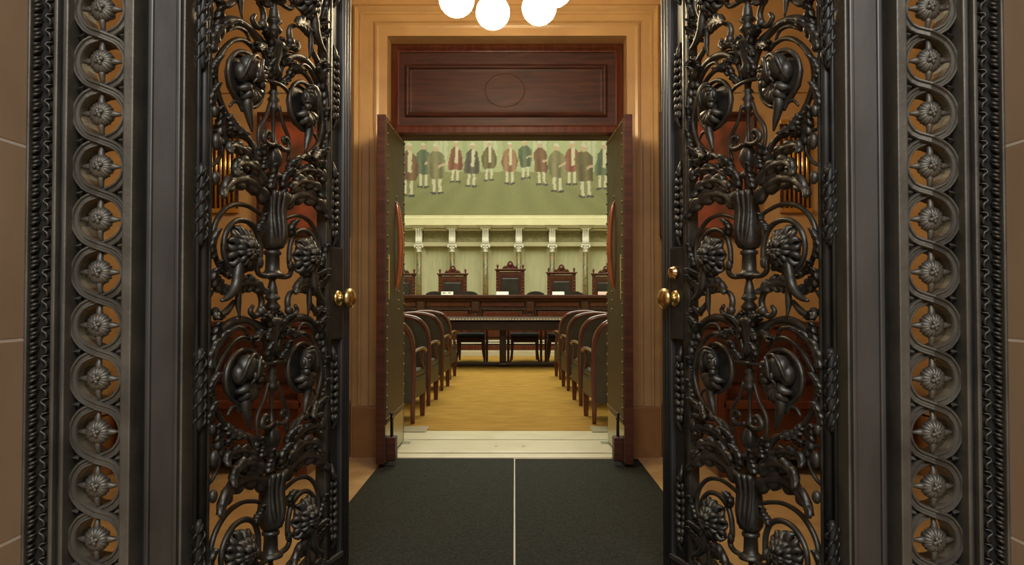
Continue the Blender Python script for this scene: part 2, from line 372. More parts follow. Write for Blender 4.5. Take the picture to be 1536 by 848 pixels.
# ---- the mural: a generic stand-in, soft figures in a green panelled hall, painted in colour only
mr = thing('mural_painting', 'wide green mural of a hall with loosely painted standing figures above the cornice', 'painting', (-.17, 16.9, Z(327, 16.9)))
MWD, MHT, NX, NZ = 6.8, 2.9, 340, 150
def figure_list():
    L = []
    rr = random.Random(21)
    coats = [(.105, .135, .075), (.17, .10, .05), (.14, .115, .055), (.22, .09, .055), (.20, .185, .095), (.10, .09, .065), (.26, .15, .085)]
    for x, b, h, c in ((-3.1, .30, 1.20, 5), (-2.70, .42, 1.10, 2), (-2.20, .30, 1.22, 1), (-1.86, .50, 1.02, 0), (-1.55, .36, 1.14, 4), (-1.16, .62, .94, 3), (-.80, .52, 1.00, 5), (-.40, .66, .90, 2), (.06, .58, .96, 6),
                       (.42, .70, .88, 0), (.78, .56, .98, 1), (1.12, .40, 1.10, 4), (1.44, .56, 1.0, 3), (1.76, .28, 1.22, 2), (2.12, .46, 1.06, 0), (2.45, .36, 1.14, 6), (2.9, .30, 1.2, 1)):
        L.append((x, b, h, coats[c], rr.random()))
    return sorted(L, key=lambda q: -q[1])
FIG = figure_list()
def paint(x, z):
    n = R.random()
    x += .004 * math.sin(z * 31 + x * 7) + .006 * (R.random() - .5); z += .010 * math.sin(x * 23) + .006 * (R.random() - .5)
    if z < .86: c = [.200, .205, .090]; k = .95 + .05 * math.sin(14 * x / (1.6 - z)); c = [q * k for q in c]      # boards of the painted floor
    else:
        c = [.300, .335, .175]
        if (x + .1) % .9 < .12: c = [.255, .295, .16]
        if z % .55 < .04: c = [.33, .36, .20]
    if 1.02 < z < 2.4 and (x + .55) % 1.1 < .34: c = [.37, .39, .25] if (x + .55) % .11 > .02 else [.27, .30, .17]
    for fx, fb, fh, col, q in FIG:
        h = (z - fb) / fh; lean = .06 * (q - .5) * fh * h * 2
        d = abs(x - fx - lean); e = x - fx - lean
        if h < 0 or h > 1.0 or d > .4 * fh: continue
        w = fh * (.115 + .055 * math.sin(PI * min(1, max(0, (h - .28) / .60)) ** .7) + .02 * math.sin(h * 9 + q * 6))
        if h < .045 and .015 < d < .13 * fh: c = [.06, .055, .05]
        elif h < .30:
            if .03 * fh < d < .088 * fh: c = [.45, .43, .31]
        elif h < .85:
            if d < w * (1 if h < .76 else max(.2, 1 - (h - .76) * 7)):
                k = .84 + .26 * math.sin(e * 34 / fh + q * 9) * (1 if h < .6 else .5)
                c = [v * k for v in col]
                if q > .5 and abs(e - .02 * fh) < .036 * fh and h > .45: c = [.44, .42, .28]
                if q < .5 and abs(h - .52 - e * .4 / fh) < .025 and e > .04 * fh: c = [.40, .30, .20]
        elif d < .056 * fh * math.sqrt(max(0, 1 - ((h - .92) / .08) ** 2)):
            c = [.40, .29, .19] if h < .94 + .6 * e * (q - .5) else [.44, .42, .33]
    k = .94 + .12 * n
    return [v * k for v in c]
vs = [(-MWD / 2 + MWD * i / NX, 0, MHT * j / NZ) for j in range(NZ + 1) for i in range(NX + 1)]
fs = [(j * (NX + 1) + i, j * (NX + 1) + i + 1, (j + 1) * (NX + 1) + i + 1, (j + 1) * (NX + 1) + i) for j in range(NZ) for i in range(NX)]
me = bpy.data.meshes.new('canvas'); me.from_pydata(vs, [], fs); me.update()
ca = me.color_attributes.new('paint', 'FLOAT_COLOR', 'POINT')
buf = []
for v in vs: buf += paint(v[0], v[2] - .12) + [1.0]
ca.data.foreach_set('color', buf)
m = bpy.data.materials.new('mural_paint'); m.use_nodes = True; nt = m.node_tree
at = nt.nodes.new('ShaderNodeVertexColor'); at.layer_name = 'paint'
nt.links.new(at.outputs[0], nt.nodes['Principled BSDF'].inputs['Base Color']); nt.nodes['Principled BSDF'].inputs['Roughness'].default_value = .75
me.materials.append(m)
inst(me, 'canvas', mr, (0, 0, .05))
MB().box(-MWD / 2, MWD / 2, .006, .08, .05, MHT + .05).build('backing', 'cream_plaster', mr)
MB().sweep([(-MWD / 2, .08, .02), (-MWD / 2, .08, MHT + .08), (MWD / 2, .08, MHT + .08), (MWD / 2, .08, .02)], [(-.07, 0), (-.07, .11), (-.03, .13), (0, .10), (.04, .10), (.04, 0)], closed=True, normal=(0, -1, 0)).build('frame', 'cream_plaster', mr)

# ================================================================== BENCH AND THINGS ON IT
BY = 13.85
dz = .11
st = MB().box(-4.4, 4.4, 13.78, 17.0, 0, dz, bev=.01).build('floor_dais_step', 'cream_marble'); struct(st, 'pale marble step beneath the long bench', 'step')
struct(MB().box(-4.4, 4.4, 14.5, 17.0, dz, .30, bev=.01).build('floor_dais', 'carpet_border'), 'raised floor behind the long bench', 'dais')
BT = Z(442.5, BY)                                    # top of the bench
be = thing('bench', 'long dark panelled wooden bench with pilasters across the room', 'bench', (0, BY, dz))
bh = BT - dz
MB().box(-4.2, 4.2, .06, .50, 0, bh - .06).build('carcass', 'bench_wood', be)
MB().box(-4.25, 4.25, -.05, .56, bh - .07, bh, bev=.02).build('top', 'mahogany', be)
MB().box(-4.22, 4.22, -.01, .1, bh - .12, bh - .07, bev=.015).build('cornice', 'mahogany', be)
MB().box(-4.22, 4.22, -.02, .08, 0, .09, bev=.01).build('plinth', 'mahogany_red', be)
for z0, z1 in ((.115, .14), (.155, .185)): MB().box(-4.2, 4.2, .02, .06, z0, z1, bev=.004).build('base_strip', 'white_paint', be)
bp = [-1.70 + .99 * k for k in range(-2, 6)]
for x in bp:
    p = MB().box(x - .075, x + .075, 0, .08, .19, bh - .12, bev=.008).build('pilaster', 'bench_wood', be)
    c = MB().box(x - .055, x + .055, -.025, .01, bh - .30, bh - .13, bev=.01)
    for q in range(3): c.ball((x, -.03, bh - .36 - q * .07), .022)
    c.build('carving', 'bench_wood', p)
for k in range(len(bp) - 1):
    a, b = bp[k] + .10, bp[k + 1] - .10
    MB().box(a, b, .03, .07, bh - .21, bh - .13, bev=.008).build('upper_panel', 'mahogany_red', be)
    p = MB().box(a + .04, b - .04, .035, .07, .24, bh - .30, bev=.012).build('lower_panel', 'mahogany_red', be)
    MB().sweep([(a, .06, .2), (a, .06, bh - .26), (b, .06, bh - .26), (b, .06, .2)], [(-.02, 0), (-.02, .03), (.01, .04), (.02, .01), (.02, 0)], closed=True, normal=(0, -1, 0)).build('panel_moulding', 'bench_wood', p)
    d = MB()
    for q in range(18): d.box(a + q * (b - a) / 18, a + (q + .6) * (b - a) / 18, .0, .06, bh - .245, bh - .215)
    d.build('dentil_row', 'bench_wood', be)['kind'] = 'stuff'
def plate(x, w, mt, marks):
    t = thing('name_plate', 'plate', 'name plate', (x, BY + .12, BT), 0)
    MB().add([(-w / 2, -.03, 0), (w / 2, -.03, 0), (w / 2, .03, 0), (-w / 2, .03, 0), (-w / 2, .0, .06), (w / 2, .0, .06)], [(0, 3, 2, 1), (0, 1, 5, 4), (2, 3, 4, 5), (0, 4, 3), (1, 2, 5)]).build('card', mt, t)
    for a, b, h in marks:
        MB().box(a, b, -.0135, -.0105, h, h + .012, tr=lambda p: (p[0], p[1] - .5 * (.05 - p[2]) + .0, p[2])).build('print_line', 'print_ink', t)
    return t
s = BY / F
plate(X(670, BY), 18 * s, 'white_card', [(-.085, -.03, .03), (.02, .07, .032)])['label'] = 'white name card with dark print on bench before second-highest carved chair beside the door'
tag(bpy.data.objects['name_plate'], 'white name card with two dark printed marks standing on the bench', 'name card')
tag(plate(X(753.5, BY), 18.5 * s, 'white_card', []), 'blank white name card before the tallest carved chair', 'name card')
tag(plate(X(838, BY), 18 * s, 'white_card', []), 'blank white name card before the carved chair nearest the right bench end', 'name card')
tag(plate(X(906, BY), 16 * s, 'pink_card', []), 'pinkish name card on the bench', 'name card')
bpy.data.objects['name_plate.002']['label'] = 'plain white name card before carved chair next to the tallest one'

def judge_chair(x, label, k):
    t = thing('carved_armchair', label, 'chair', (x, 15.35, .30), 0, 'high backed carved chairs behind the bench')
    w = .29; zr = 1.215 * k
    for s_ in (-1, 1):
        p = MB().box(s_ * (w - .035) - .035, s_ * (w - .035) + .035, .20, .27, 0, zr, bev=.006).build('back_post', 'chair_wood', t)
        q = MB()
        for i in range(9): q.ball((s_ * (w - .03), .195, zr - .14 - i * .065), .017, 8, 5)
        q.build('carved_beads', 'chair_wood', p)['kind'] = 'stuff'
        MB().lathe([(.022, zr + .05), (.012, zr + .07), (.026, zr + .10), (.022, zr + .13), (.006, zr + .145)], 10, (s_ * (w - .03), .235, 0)).build('finial', 'chair_wood', t)
        MB().box(s_ * (w - .035) - .03, s_ * (w - .035) + .03, -.28, -.22, 0, .62, bev=.006).build('front_leg', 'chair_wood', t)
        MB().box(s_ * (w - .03) - .035, s_ * (w - .03) + .035, -.32, .2, .62, .67, bev=.012).build('armrest', 'chair_wood', t)
    MB().box(-w - .01, w + .01, .185, .285, zr, zr + .022, bev=.006).box(-w - .03, w + .03, .17, .30, zr + .022, zr + .05, bev=.006).build('top_rail', 'chair_wood', t)
    MB().box(-w + .07, w - .07, .215, .26, zr - .12, zr - .01).box(-w + .07, w - .07, .205, .215, zr - .085, zr - .03).build('frieze_rail', 'chair_wood', t)
    cr = [(-.17, zr + .05), (-.15, zr + .085), (-.12, zr + .115), (-.09, zr + .11), (-.065, zr + .13), (-.055, zr + .17), (-.03, zr + .20), (0, zr + .208), (.03, zr + .20), (.055, zr + .17), (.065, zr + .13), (.09, zr + .11), (.12, zr + .115), (.15, zr + .085), (.17, zr + .05)]
    c = MB().prism(cr, .215, .255).build('crest', 'chair_wood', t)
    MB().ball((0, .21, zr + .13), .045, sc=(1, .5, 1)).ball((-.10, .21, zr + .085), .024, sc=(1, .5, 1)).ball((.10, .21, zr + .085), .024, sc=(1, .5, 1)).build('crest_carving', 'chair_wood', c)
    MB().box(-w + .07, w - .07, .225, .26, .35, zr - .12).build('back_panel', 'chair_wood', t)
    MB().box(-.175, .175, .175, .23, .42, zr - .135, bev=.025).build('back_cushion', 'leather_black', t)
    MB().box(-w + .02, w - .02, -.28, .22, .40, .46, bev=.01).build('seat_frame', 'chair_wood', t)
    MB().box(-w + .06, w - .06, -.27, .19, .46, .52, bev=.02).build('seat', 'leather_black', t)
for x, lab, k in ((X(601, 15.5), 'carved red wood chair partly hidden by the leather door with bare handle', 1.0), (X(678.5, 15.5), 'carved red wood chair behind the card with dark print', 1.0),
                  (X(765.4, 15.5), 'tallest carved red wood chair in the middle of the bench', 1.075), (X(842.5, 15.5), 'carved red wood chair behind plain white card next to the tallest chair', 1.02),
                  (X(910, 15.5), 'carved red wood chair behind the pinkish card', 1.0)):
    judge_chair(x, lab, k)
bpy.data.objects['carved_armchair']['label'] = 'carved red wood chair half hidden by leather door, no card before it'
def low_chair(x, label, w=.19):
    t = thing('office_chair', label, 'chair', (x, 14.70, .30), 0, 'low black chairs behind the bench')
    prof = [(-w, .45), (-w, .80), (-w * .8, .855), (-w * .4, .885), (0, .892), (w * .4, .885), (w * .8, .855), (w, .80), (w, .45)]
    MB().prism(prof, .10, .17).build('backrest', 'leather_black', t)
    MB().box(-w, w, -.22, .12, .42, .50, bev=.03).build('seat', 'leather_black', t)
    MB().lathe([(.03, .05), (.03, .42)], 8).build('column', 'bronze_dark', t)
    b = MB()
    for i in range(5):
        a = 2 * PI * i / 5; b.tube([(0, 0, .06), (.13 * math.cos(a), .13 * math.sin(a), .05), (.22 * math.cos(a), .22 * math.sin(a), .03)], [.02, .03], 6)
    b.build('base', 'bronze_dark', t)
for px, lab in ((651, 'low black round-backed chair beside the carved chair at bench end'), (703, 'low black round-backed chair beside the carved chair with printed card'), (803.5, 'low black round-backed chair between tallest chair and plain card chair'), (862, 'low black round-backed chair beside the pinkish card chair')):
    low_chair(X(px, 14.72), lab)

# ================================================================== TABLE AND ITS CHAIRS
tb = thing('table', 'long dark wooden conference table with studded edge and pedestal legs', 'table', (-.18, 11.65, .016))
tt = MB().box(-1.5, 1.5, -.60, .60, .712, .744, bev=.006).build('table_top', 'table_wood', tb)
e = MB()
for q in range(66): e.box(-1.48 + q * .045, -1.48 + q * .045 + .034, -.607, -.598, .722, .742)
e.build('studded_edge', 'stud_metal', tt)['kind'] = 'stuff'
MB().box(-1.36, 1.36, -.50, .50, .57, .70, bev=.01).build('apron', 'table_wood', tb)
for x in (-1.1, 0, 1.1):
    MB().box(x - .05, x + .05, -.05, .05, .07, .57, bev=.012).build('pedestal', 'table_wood', tb)
    MB().box(x - .08, x + .08, -.10, .10, 0, .07, bev=.03).build('foot', 'table_wood', tb)
MB().box(-1.1, 1.1, -.06, .06, .012, .065, bev=.012).build('stretcher', 'table_wood', tb)
def table_chair(x, label):
    t = thing('side_chair', label, 'chair', (x, 12.55, .018), 0, 'black leather chairs behind the long table')
    MB().box(-.235, .235, -.24, .24, .40, .47, bev=.035).build('seat', 'leather_blue', t)
    MB().box(-.225, .225, -.22, .23, .33, .40, bev=.008).build('seat_frame', 'mahogany', t)
    MB().box(-.15, .15, .20, .25, .50, .72, bev=.02).build('backrest', 'leather_green', t)
    MB().sweep([(-.18, .25, .42), (-.18, .25, .66), (-.13, .25, .725), (.0, .25, .745), (.13, .25, .725), (.18, .25, .66), (.18, .25, .42)], [(-.025, 0), (-.025, .05), (.025, .05), (.025, 0)], normal=(0, -1, 0)).build('back_frame', 'chair_wood', t)
    for s_ in (-1, 1):
        MB().tube([(s_ * .20, -.20, .36), (s_ * .20, -.21, .2), (s_ * .225, -.23, .04), (s_ * .23, -.235, .012)], [.028, .02, .015, .020], 8).build('front_leg', 'mahogany', t)
        MB().tube([(s_ * .2, .2, .36), (s_ * .205, .23, .18), (s_ * .21, .26, .008)], [.025, .018], 8).build('back_leg', 'mahogany', t)
        a = MB().tube([(s_ * .265, -.22, .006), (s_ * .265, -.21, .3), (s_ * .265, -.18, .55), (s_ * .27, -.12, .60)], [.018, .022, .02], 8).build('arm_support', 'mahogany', t)
        MB().tube([(s_ * .27, -.2, .60), (s_ * .27, 0, .62), (s_ * .24, .24, .64)], [.022, .026, .022], 8, flat=.6).build('armrest', 'mahogany', t)
for px, lab in ((706, 'x'), (787, 'middle one of the black leather chairs behind the long table'), (843, 'black leather chair behind the table half hidden by an audience armchair')):
    table_chair(X(px, 12.35), lab)
bpy.data.objects['side_chair']['label'] = 'black leather chair behind the long table, on the printed name card side'

# ================================================================== AUDIENCE ARMCHAIRS
def armchair():
    """faces +y (towards the bench); origin on the floor below the middle of the back"""
    t = thing('armchair', 'x', 'chair', (0, 0, 0), 0)
    w = .30
    out = [(-w, 0, .0), (-w, -.005, .14), (-w, .0, .34), (-w, -.02, .58), (-w + .01, -.03, .70), (-w + .05, -.045, .785), (-w + .13, -.055, .84), (0, -.06, .862)]
    out = out + [(-p[0], p[1], p[2]) for p in out[-2::-1]]
    MB().tube(out, [.017, .022, .03, .028, .026, .026, .026, .026, .026, .026, .026, .028, .03, .022, .017], 8, res=5).build('back_frame', 'chair_wood', t)
    poly = [(-w + .005, .17), (-w + .005, .60), (-w + .02, .70), (-w + .06, .78), (-w + .14, .83), (0, .85), (w - .14, .83), (w - .06, .78), (w - .02, .70), (w - .005, .60), (w - .005, .17)]
    MB().prism(poly, -.03, .025, tr=lambda p: (p[0], p[1] - .05 * max(0, (p[2] - .45) / .4), p[2])).build('backrest', 'leather_green', t)
    b = MB().box(-.225, .225, .0, .05, .44, .80, bev=.02, tr=lambda p: (p[0], p[1] - .04 * max(0, (p[2] - .45) / .4), p[2])).build('back_cushion', 'leather_green', t)
    FL = lambda p: (p[0] * (1 + .30 * max(0, p[1])), p[1], p[2])
    MB().box(-w - .006, w + .006, .02, .50, .19, .365, bev=.02, tr=FL).build('seat_box', 'leather_green', t)
    MB().box(-w - .002, w + .002, .03, .51, .365, .42, bev=.026, tr=FL).build('seat_cushion', 'leather_green', t)
    for s_ in (-1, 1):
        MB().add([(s_ * (w + .026) + a * r, .455 + b_ * r, z) for z, r in ((0, .019), (.20, .027)) for a, b_ in ((-1, -1), (1, -1), (1, 1), (-1, 1))],
                 [(0, 1, 2, 3), (7, 6, 5, 4)] + [(i, (i + 1) % 4, (i + 1) % 4 + 4, i + 4) for i in range(4)]).build('front_leg', 'chair_wood', t)
        MB().tube([(s_ * (w + .028), .46, .34), (s_ * (w + .03), .45, .42), (s_ * (w + .024), .40, .50), (s_ * (w + .03), .41, .585)], [.017, .018, .014, .017], 8).build('arm_support', 'chair_wood', t)
        MB().tube([(s_ * w, -.01, .575), (s_ * (w + .012), .15, .595), (s_ * (w + .034), .34, .60), (s_ * (w + .042), .44, .585), (s_ * (w + .042), .475, .56)], [.020, .022, .028, .030, .018], 8, flat=.55, up=(0, 0, 1)).build('armrest', 'chair_wood', t)
    return t
rows = [('in first row from threshold', 6.30, -.86 - .28, .655 + .30), ('in second row from threshold', 7.36, -.85 - .28, .635 + .30),
        ('in third row from threshold', 8.56, -.835 - .28, .60 + .30), ('in row nearest long table', 9.72, -.845 - .28, .58 + .30)]
A0 = armchair(); first = True
for lab, y, xl, xr in rows:
    for x, sd_ in ((xl, 'on the printed name card side'), (xr, 'on the pinkish name card side')):
        t = A0 if first else dup(A0); first = False
        t.location = (x, y, .0185); t['label'] = 'dark leather armchair ' + lab + ', ' + sd_; t['group'] = 'audience armchairs along the aisle'
for side, x0, x1 in ((-1, -1.2, -.69), (1, .60, 1.1)):
    tag(MB().prism([(x0, 0), (x1, 0), (x1, .004), (x0, .004)], 5.93, 6.17).build('floor_plate', 'plastic_clear'), 'flat translucent pad across the carpet edge on the ' + ('printed' if side < 0 else 'pinkish') + ' name card side', 'floor pad', 'floor pads at the carpet edge').location = (0, 0, .0165)

# ================================================================== FLOOR MATS
tag(MB().box(-.845, -.0055, 1.2, 4.98, 0, .012, bev=.004).build('floor_mat', 'mat_weave'), 'dark grey runner mat with the bare-topped gate leaf standing beside it', 'mat')
tag(MB().box(.0035, .80, 1.2, 4.965, 0, .012, bev=.004).build('floor_mat', 'mat_weave'), 'dark grey runner mat beside the gate leaf with brass lock cylinder', 'mat')
struct(MB().box(-.0045, .0025, 1.2, 4.98, 0, .006, bev=.001).build('trim_3', 'steel_strip'), 'pale metal strip between the two runner mats', 'strip')
bpy.data.objects['floor_mat']['label'] = 'dark grey runner mat beside the gate leaf without lock cylinder'

# ================================================================== TRANSOM AND LEATHER DOORS
tr_ = thing('transom_panel', 'dark mahogany transom panel with a faint round medallion over the doorway', 'wood panel', (0, 5.25, 2.19))
TX0, TX1, TZ = OX0 + .004, OX1 - .004, OZ - 2.19 - .004
px = lambda p: X(p, 5.25)
zt = lambda p: Z(p, 5.25) - 2.19
MB().box(TX0, TX1, .03, .10, 0.0, TZ).build('board', 'mahogany', tr_)
MB().sweep([(TX0 + .022, .03, 0), (TX0 + .022, .03, TZ - .02), (TX1 - .022, .03, TZ - .02), (TX1 - .022, .03, 0)], [(-.022, 0), (-.022, .03), (.005, .045), (.02, .02), (.03, .02), (.03, 0)], normal=(0, -1, 0)).build('casing', 'mahogany_red', tr_)
MB().sweep([(px(610), .03, zt(169)), (px(610), .03, zt(97)), (px(908), .03, zt(97)), (px(908), .03, zt(169))], [(-.018, 0), (-.018, .012), (-.006, .022), (.008, .016), (.014, .004), (.03, .002), (.03, 0)], closed=True, normal=(0, -1, 0)).build('panel_moulding', 'mahogany', tr_)
cx, cz = px(757), zt(132)
ring = [(cx + .138 * math.cos(2 * PI * k / 32), .03, cz + .118 * math.sin(2 * PI * k / 32)) for k in range(32)]
MB().tube(ring, .004, 6, closed=True, res=1, flat=.6).build('medallion_ring', 'mahogany_flat', tr_)
disc = MB().add([(cx, .026, cz)] + [(cx + .13 * math.cos(2 * PI * k / 32), .0285, cz + .11 * math.sin(2 * PI * k / 32)) for k in range(32)], [(0, k + 1, (k + 1) % 32 + 1) for k in range(32)], True).build('medallion_disc', 'mahogany_flat', tr_)
MB().sweep([(TX0, .03, .03), (TX1, .03, .03)], [(-.03, 0), (-.03, .02), (-.015, .035), (.02, .03), (.03, .012), (.03, 0)], normal=(0, -1, 0)).build('bottom_moulding', 'mahogany_red', tr_)
jm = struct(MB().box(OX0 + .002, OX0 + .045, 5.30, 5.60, 0.013, 2.19).box(OX1 - .045, OX1 - .002, 5.30, 5.60, 0.013, 2.19).box(OX0 + .002, OX1 - .002, 5.352, 5.61, 2.215, 2.88).build('trim_2', 'table_wood'), 'dark wooden door lining of the inner doorway', 'door lining')  # darker wood colour stands in for the shade under the door head

nail_me = MB().lathe([(.0115, 0), (.0105, .004), (.006, .0085), (.001, .010)], 8, axis='y').mesh('nail', 'nail_brass')
def leather_door(hinge, ang, side, label, width):
    # local x: from hinge to the free edge; local y: the face seen from the doorway is at y = side * 0
    t = thing('leather_door', label, 'door', hinge, ang)
    H_ = 2.16; th_ = .045; fs_ = side        # visible face towards fs_*y
    def b(x0, x1, y0, y1, z0, z1, bev=0): return MB().box(x0, x1, min(fs_ * y0, fs_ * y1), max(fs_ * y0, fs_ * y1), z0, z1, bev)
    b(0, width, -th_, 0, .012, H_).build('core', 'mahogany', t)
    b(width - .002, width + .012, -th_ - .004, .004, .012, H_ + .003, .003).build('edge_strip', 'mahogany', t)
    lp = b(.012, width - .01, 0, .008, .25, H_ - .012, .004).build('leather_panel', 'leather_door', t)
    b(.012, width - .01, 0, .005, .02, .246, .001).build('kick_plate', 'kick_metal', t)
    rot = (0 if fs_ > 0 else PI, 0, 0)
    def nail(x, z): inst(nail_me, 'nail', lp, (x, fs_ * .0075, z), rot)
    nz = 26
    for k in range(nz + 1):
        z = .275 + k * (H_ - .31) / nz
        nail(.03, z); nail(width - .035, z)
    for k in range(1, 13):
        nail(.03 + k * (width - .065) / 13, H_ - .035); nail(.03 + k * (width - .065) / 13, .275)
    for k in range(12): nail(width * .36 + .0, .95 + k * .06)
    for dx, dz_ in ((-.03, -.02), (.03, -.02), (0, .02)): nail(width * .5 + dx, 1.68 + dz_)
    # bow handle
    hx = width * .5
    MB().tube([(hx, fs_ * .008, 1.665), (hx, fs_ * .022, 1.62), (hx, fs_ * .036, 1.50), (hx, fs_ * .042, 1.37), (hx, fs_ * .036, 1.24), (hx, fs_ * .022, 1.13), (hx, fs_ * .008, 1.09)], [.010, .016, .020, .021, .020, .016, .010], 10, flat=.8).build('pull_handle', 'handle_wood', t)
    MB().lathe([(.014, -.004), (.014, .006), (.006, .012)], 10, (hx, 0, 1.085), 'z').build('handle_tip', 'floor_metal', t)
    b(width - .10, width - .07, .008, .014, 1.02, 1.30, .002).build('push_plate', 'brass', t)
    bo = b(width - .11, width - .02, .006, .065, .022, .17, .008).build('foot_bolt', 'mahogany', t)
    for dx in (.04, .075): MB().lathe([(.007, .17), (.007, .23 + dx), (.010, .23 + dx), (.010, .245 + dx)], 8, (width - .125 + dx, fs_ * .035, 0)).build('bolt_rod', 'bronze_dark', bo)
    return t
def dirang(x0, y0, x1, y1): return math.atan2(y1 - y0, x1 - x0)
# hinge edge at depth 5.43, free edge at depth 4.69
hl = (X(604.5, 5.43), 5.43); nl = (X(577, 4.69), 4.69)
hr = (X(912, 5.43), 5.43); nr = (X(937, 4.69), 4.69)
wl = math.hypot(hl[0] - nl[0], hl[1] - nl[1])
leather_door((hl[0], hl[1], .024), dirang(*hl, *nl), 1, 'x', wl)['label'] = 'open studded leather door on the side of the gate without lock cylinder'
leather_door((hr[0], hr[1], .024), dirang(*hr, *nr), -1, 'open studded leather door on the side of the gate with lock cylinder', math.hypot(hr[0] - nr[0], hr[1] - nr[1]))

# ================================================================== CHANDELIER
cxy = (-.05, 3.74); zg = 2.555
ch = thing('chandelier', 'brass ring chandelier with glowing round white globes', 'chandelier', (cxy[0], cxy[1], 0))
MB().lathe([(.012, 2.74), (.012, VZ - .03), (.06, VZ - .02), (.07, VZ)], 12).build('stem', 'brass', ch)
MB().ball((0, 0, 2.76), .05, 12, 8).build('hub', 'brass', ch)
for k in range(6):
    a = math.radians(-15 + 60 * k); gx, gy = .25 * math.cos(a), .25 * math.sin(a)
    MB().tube([(0, 0, 2.76), (gx * .5, gy * .5, 2.80), (gx * .95, gy * .95, 2.75), (gx, gy, 2.68)], .008, 8).build('arm', 'brass', ch)
    MB().lathe([(.02, 2.70), (.04, 2.675), (.042, 2.635)], 12, (gx, gy, 0)).build('gallery', 'brass', ch)
    MB().ball((gx, gy, zg), .089, 20, 12).build('globe', 'globe_glass', ch)

# ================================================================== BRONZE PORTAL FRAME
FR = thing('bronze_door_frame', 'tall bronze portal frame with rosette rings and carved leaf borders', 'door frame', (0, 2.0, 0))
FH = 3.3
dart_me = MB().add([(0, 0, -.013), (.026, -.004, 0), (0, 0, .013), (-.002, -.014, 0), (.006, .004, 0)], [(0, 1, 3), (1, 2, 3), (0, 4, 1), (1, 4, 2)], False).mesh('dart', 'bronze_frame')
# carved leaf of the outer border
def leaf_mesh():
    b = MB()
    for dz_, l in ((-.010, .017), (.0, .021), (.010, .016)):
        b.tube([(.024, 0, dz_ - .004), (.024 - l * .5, -.014, dz_), (.024 - l, -.006, dz_ + .006)], [.003, .0052, .002], 6, res=2)
    b.tube([(-.004, -.002, -.018), (-.016, -.008, -.010), (-.016, -.010, .002), (-.006, -.010, .008), (-.009, -.008, .016), (-.022, -.004, .018)], [.002, .0036, .004, .0036, .0036, .0015], 6, res=2)
    return b.mesh('border_leaf', 'bronze')
leaf_me = leaf_mesh()
# rosette with four spikes
def rosette_mesh():
    b = MB()
    for k in range(6):
        a = 2 * PI * k / 6 + .52
        c, s_ = math.cos(a), math.sin(a)
        for q in (-.38, 0, .38):
            c2, s2 = math.cos(a + q), math.sin(a + q)
            b.tube([(.006 * c, -.016, .006 * s_), (.017 * c2, -.012, .017 * s2), (.027 * c2, -.004, .027 * s2), (.030 * c2, .006, .030 * s2)], [.004, .0075, .0075, .003], 6, res=2)
    for k in range(4):
        a = 2 * PI * k / 4 + .4
        b.tube([(0, -.020, 0), (.008 * math.cos(a), -.022, .008 * math.sin(a)), (.014 * math.cos(a), -.015, .014 * math.sin(a))], [.004, .006, .003], 6, res=2)
    b.ball((0, -.022, 0), .0065, 8, 5)
    b.lathe([(.024, 0), (.018, .03), (.008, .05)], 10, axis='y')
    for k in range(4):
        a = PI / 2 * k
        c, s_ = math.cos(a), math.sin(a)
        b.tube([(.026 * c, .0, .026 * s_), (.038 * c, -.003, .038 * s_), (.060 * c, .004, .060 * s_)], [.011, .0085, .0012 if k % 2 == 0 else .005], 6, res=2)
    return b.mesh('rosette', 'bronze_frame')
ros_me = rosette_mesh()
PITCHR, ZR0, RR = .1412, Z(170, 2.03), .0668
nlow = int(ZR0 / PITCHR); zc0 = ZR0 - nlow * PITCHR; NR = int((FH - .1 - zc0) / PITCHR) + 1
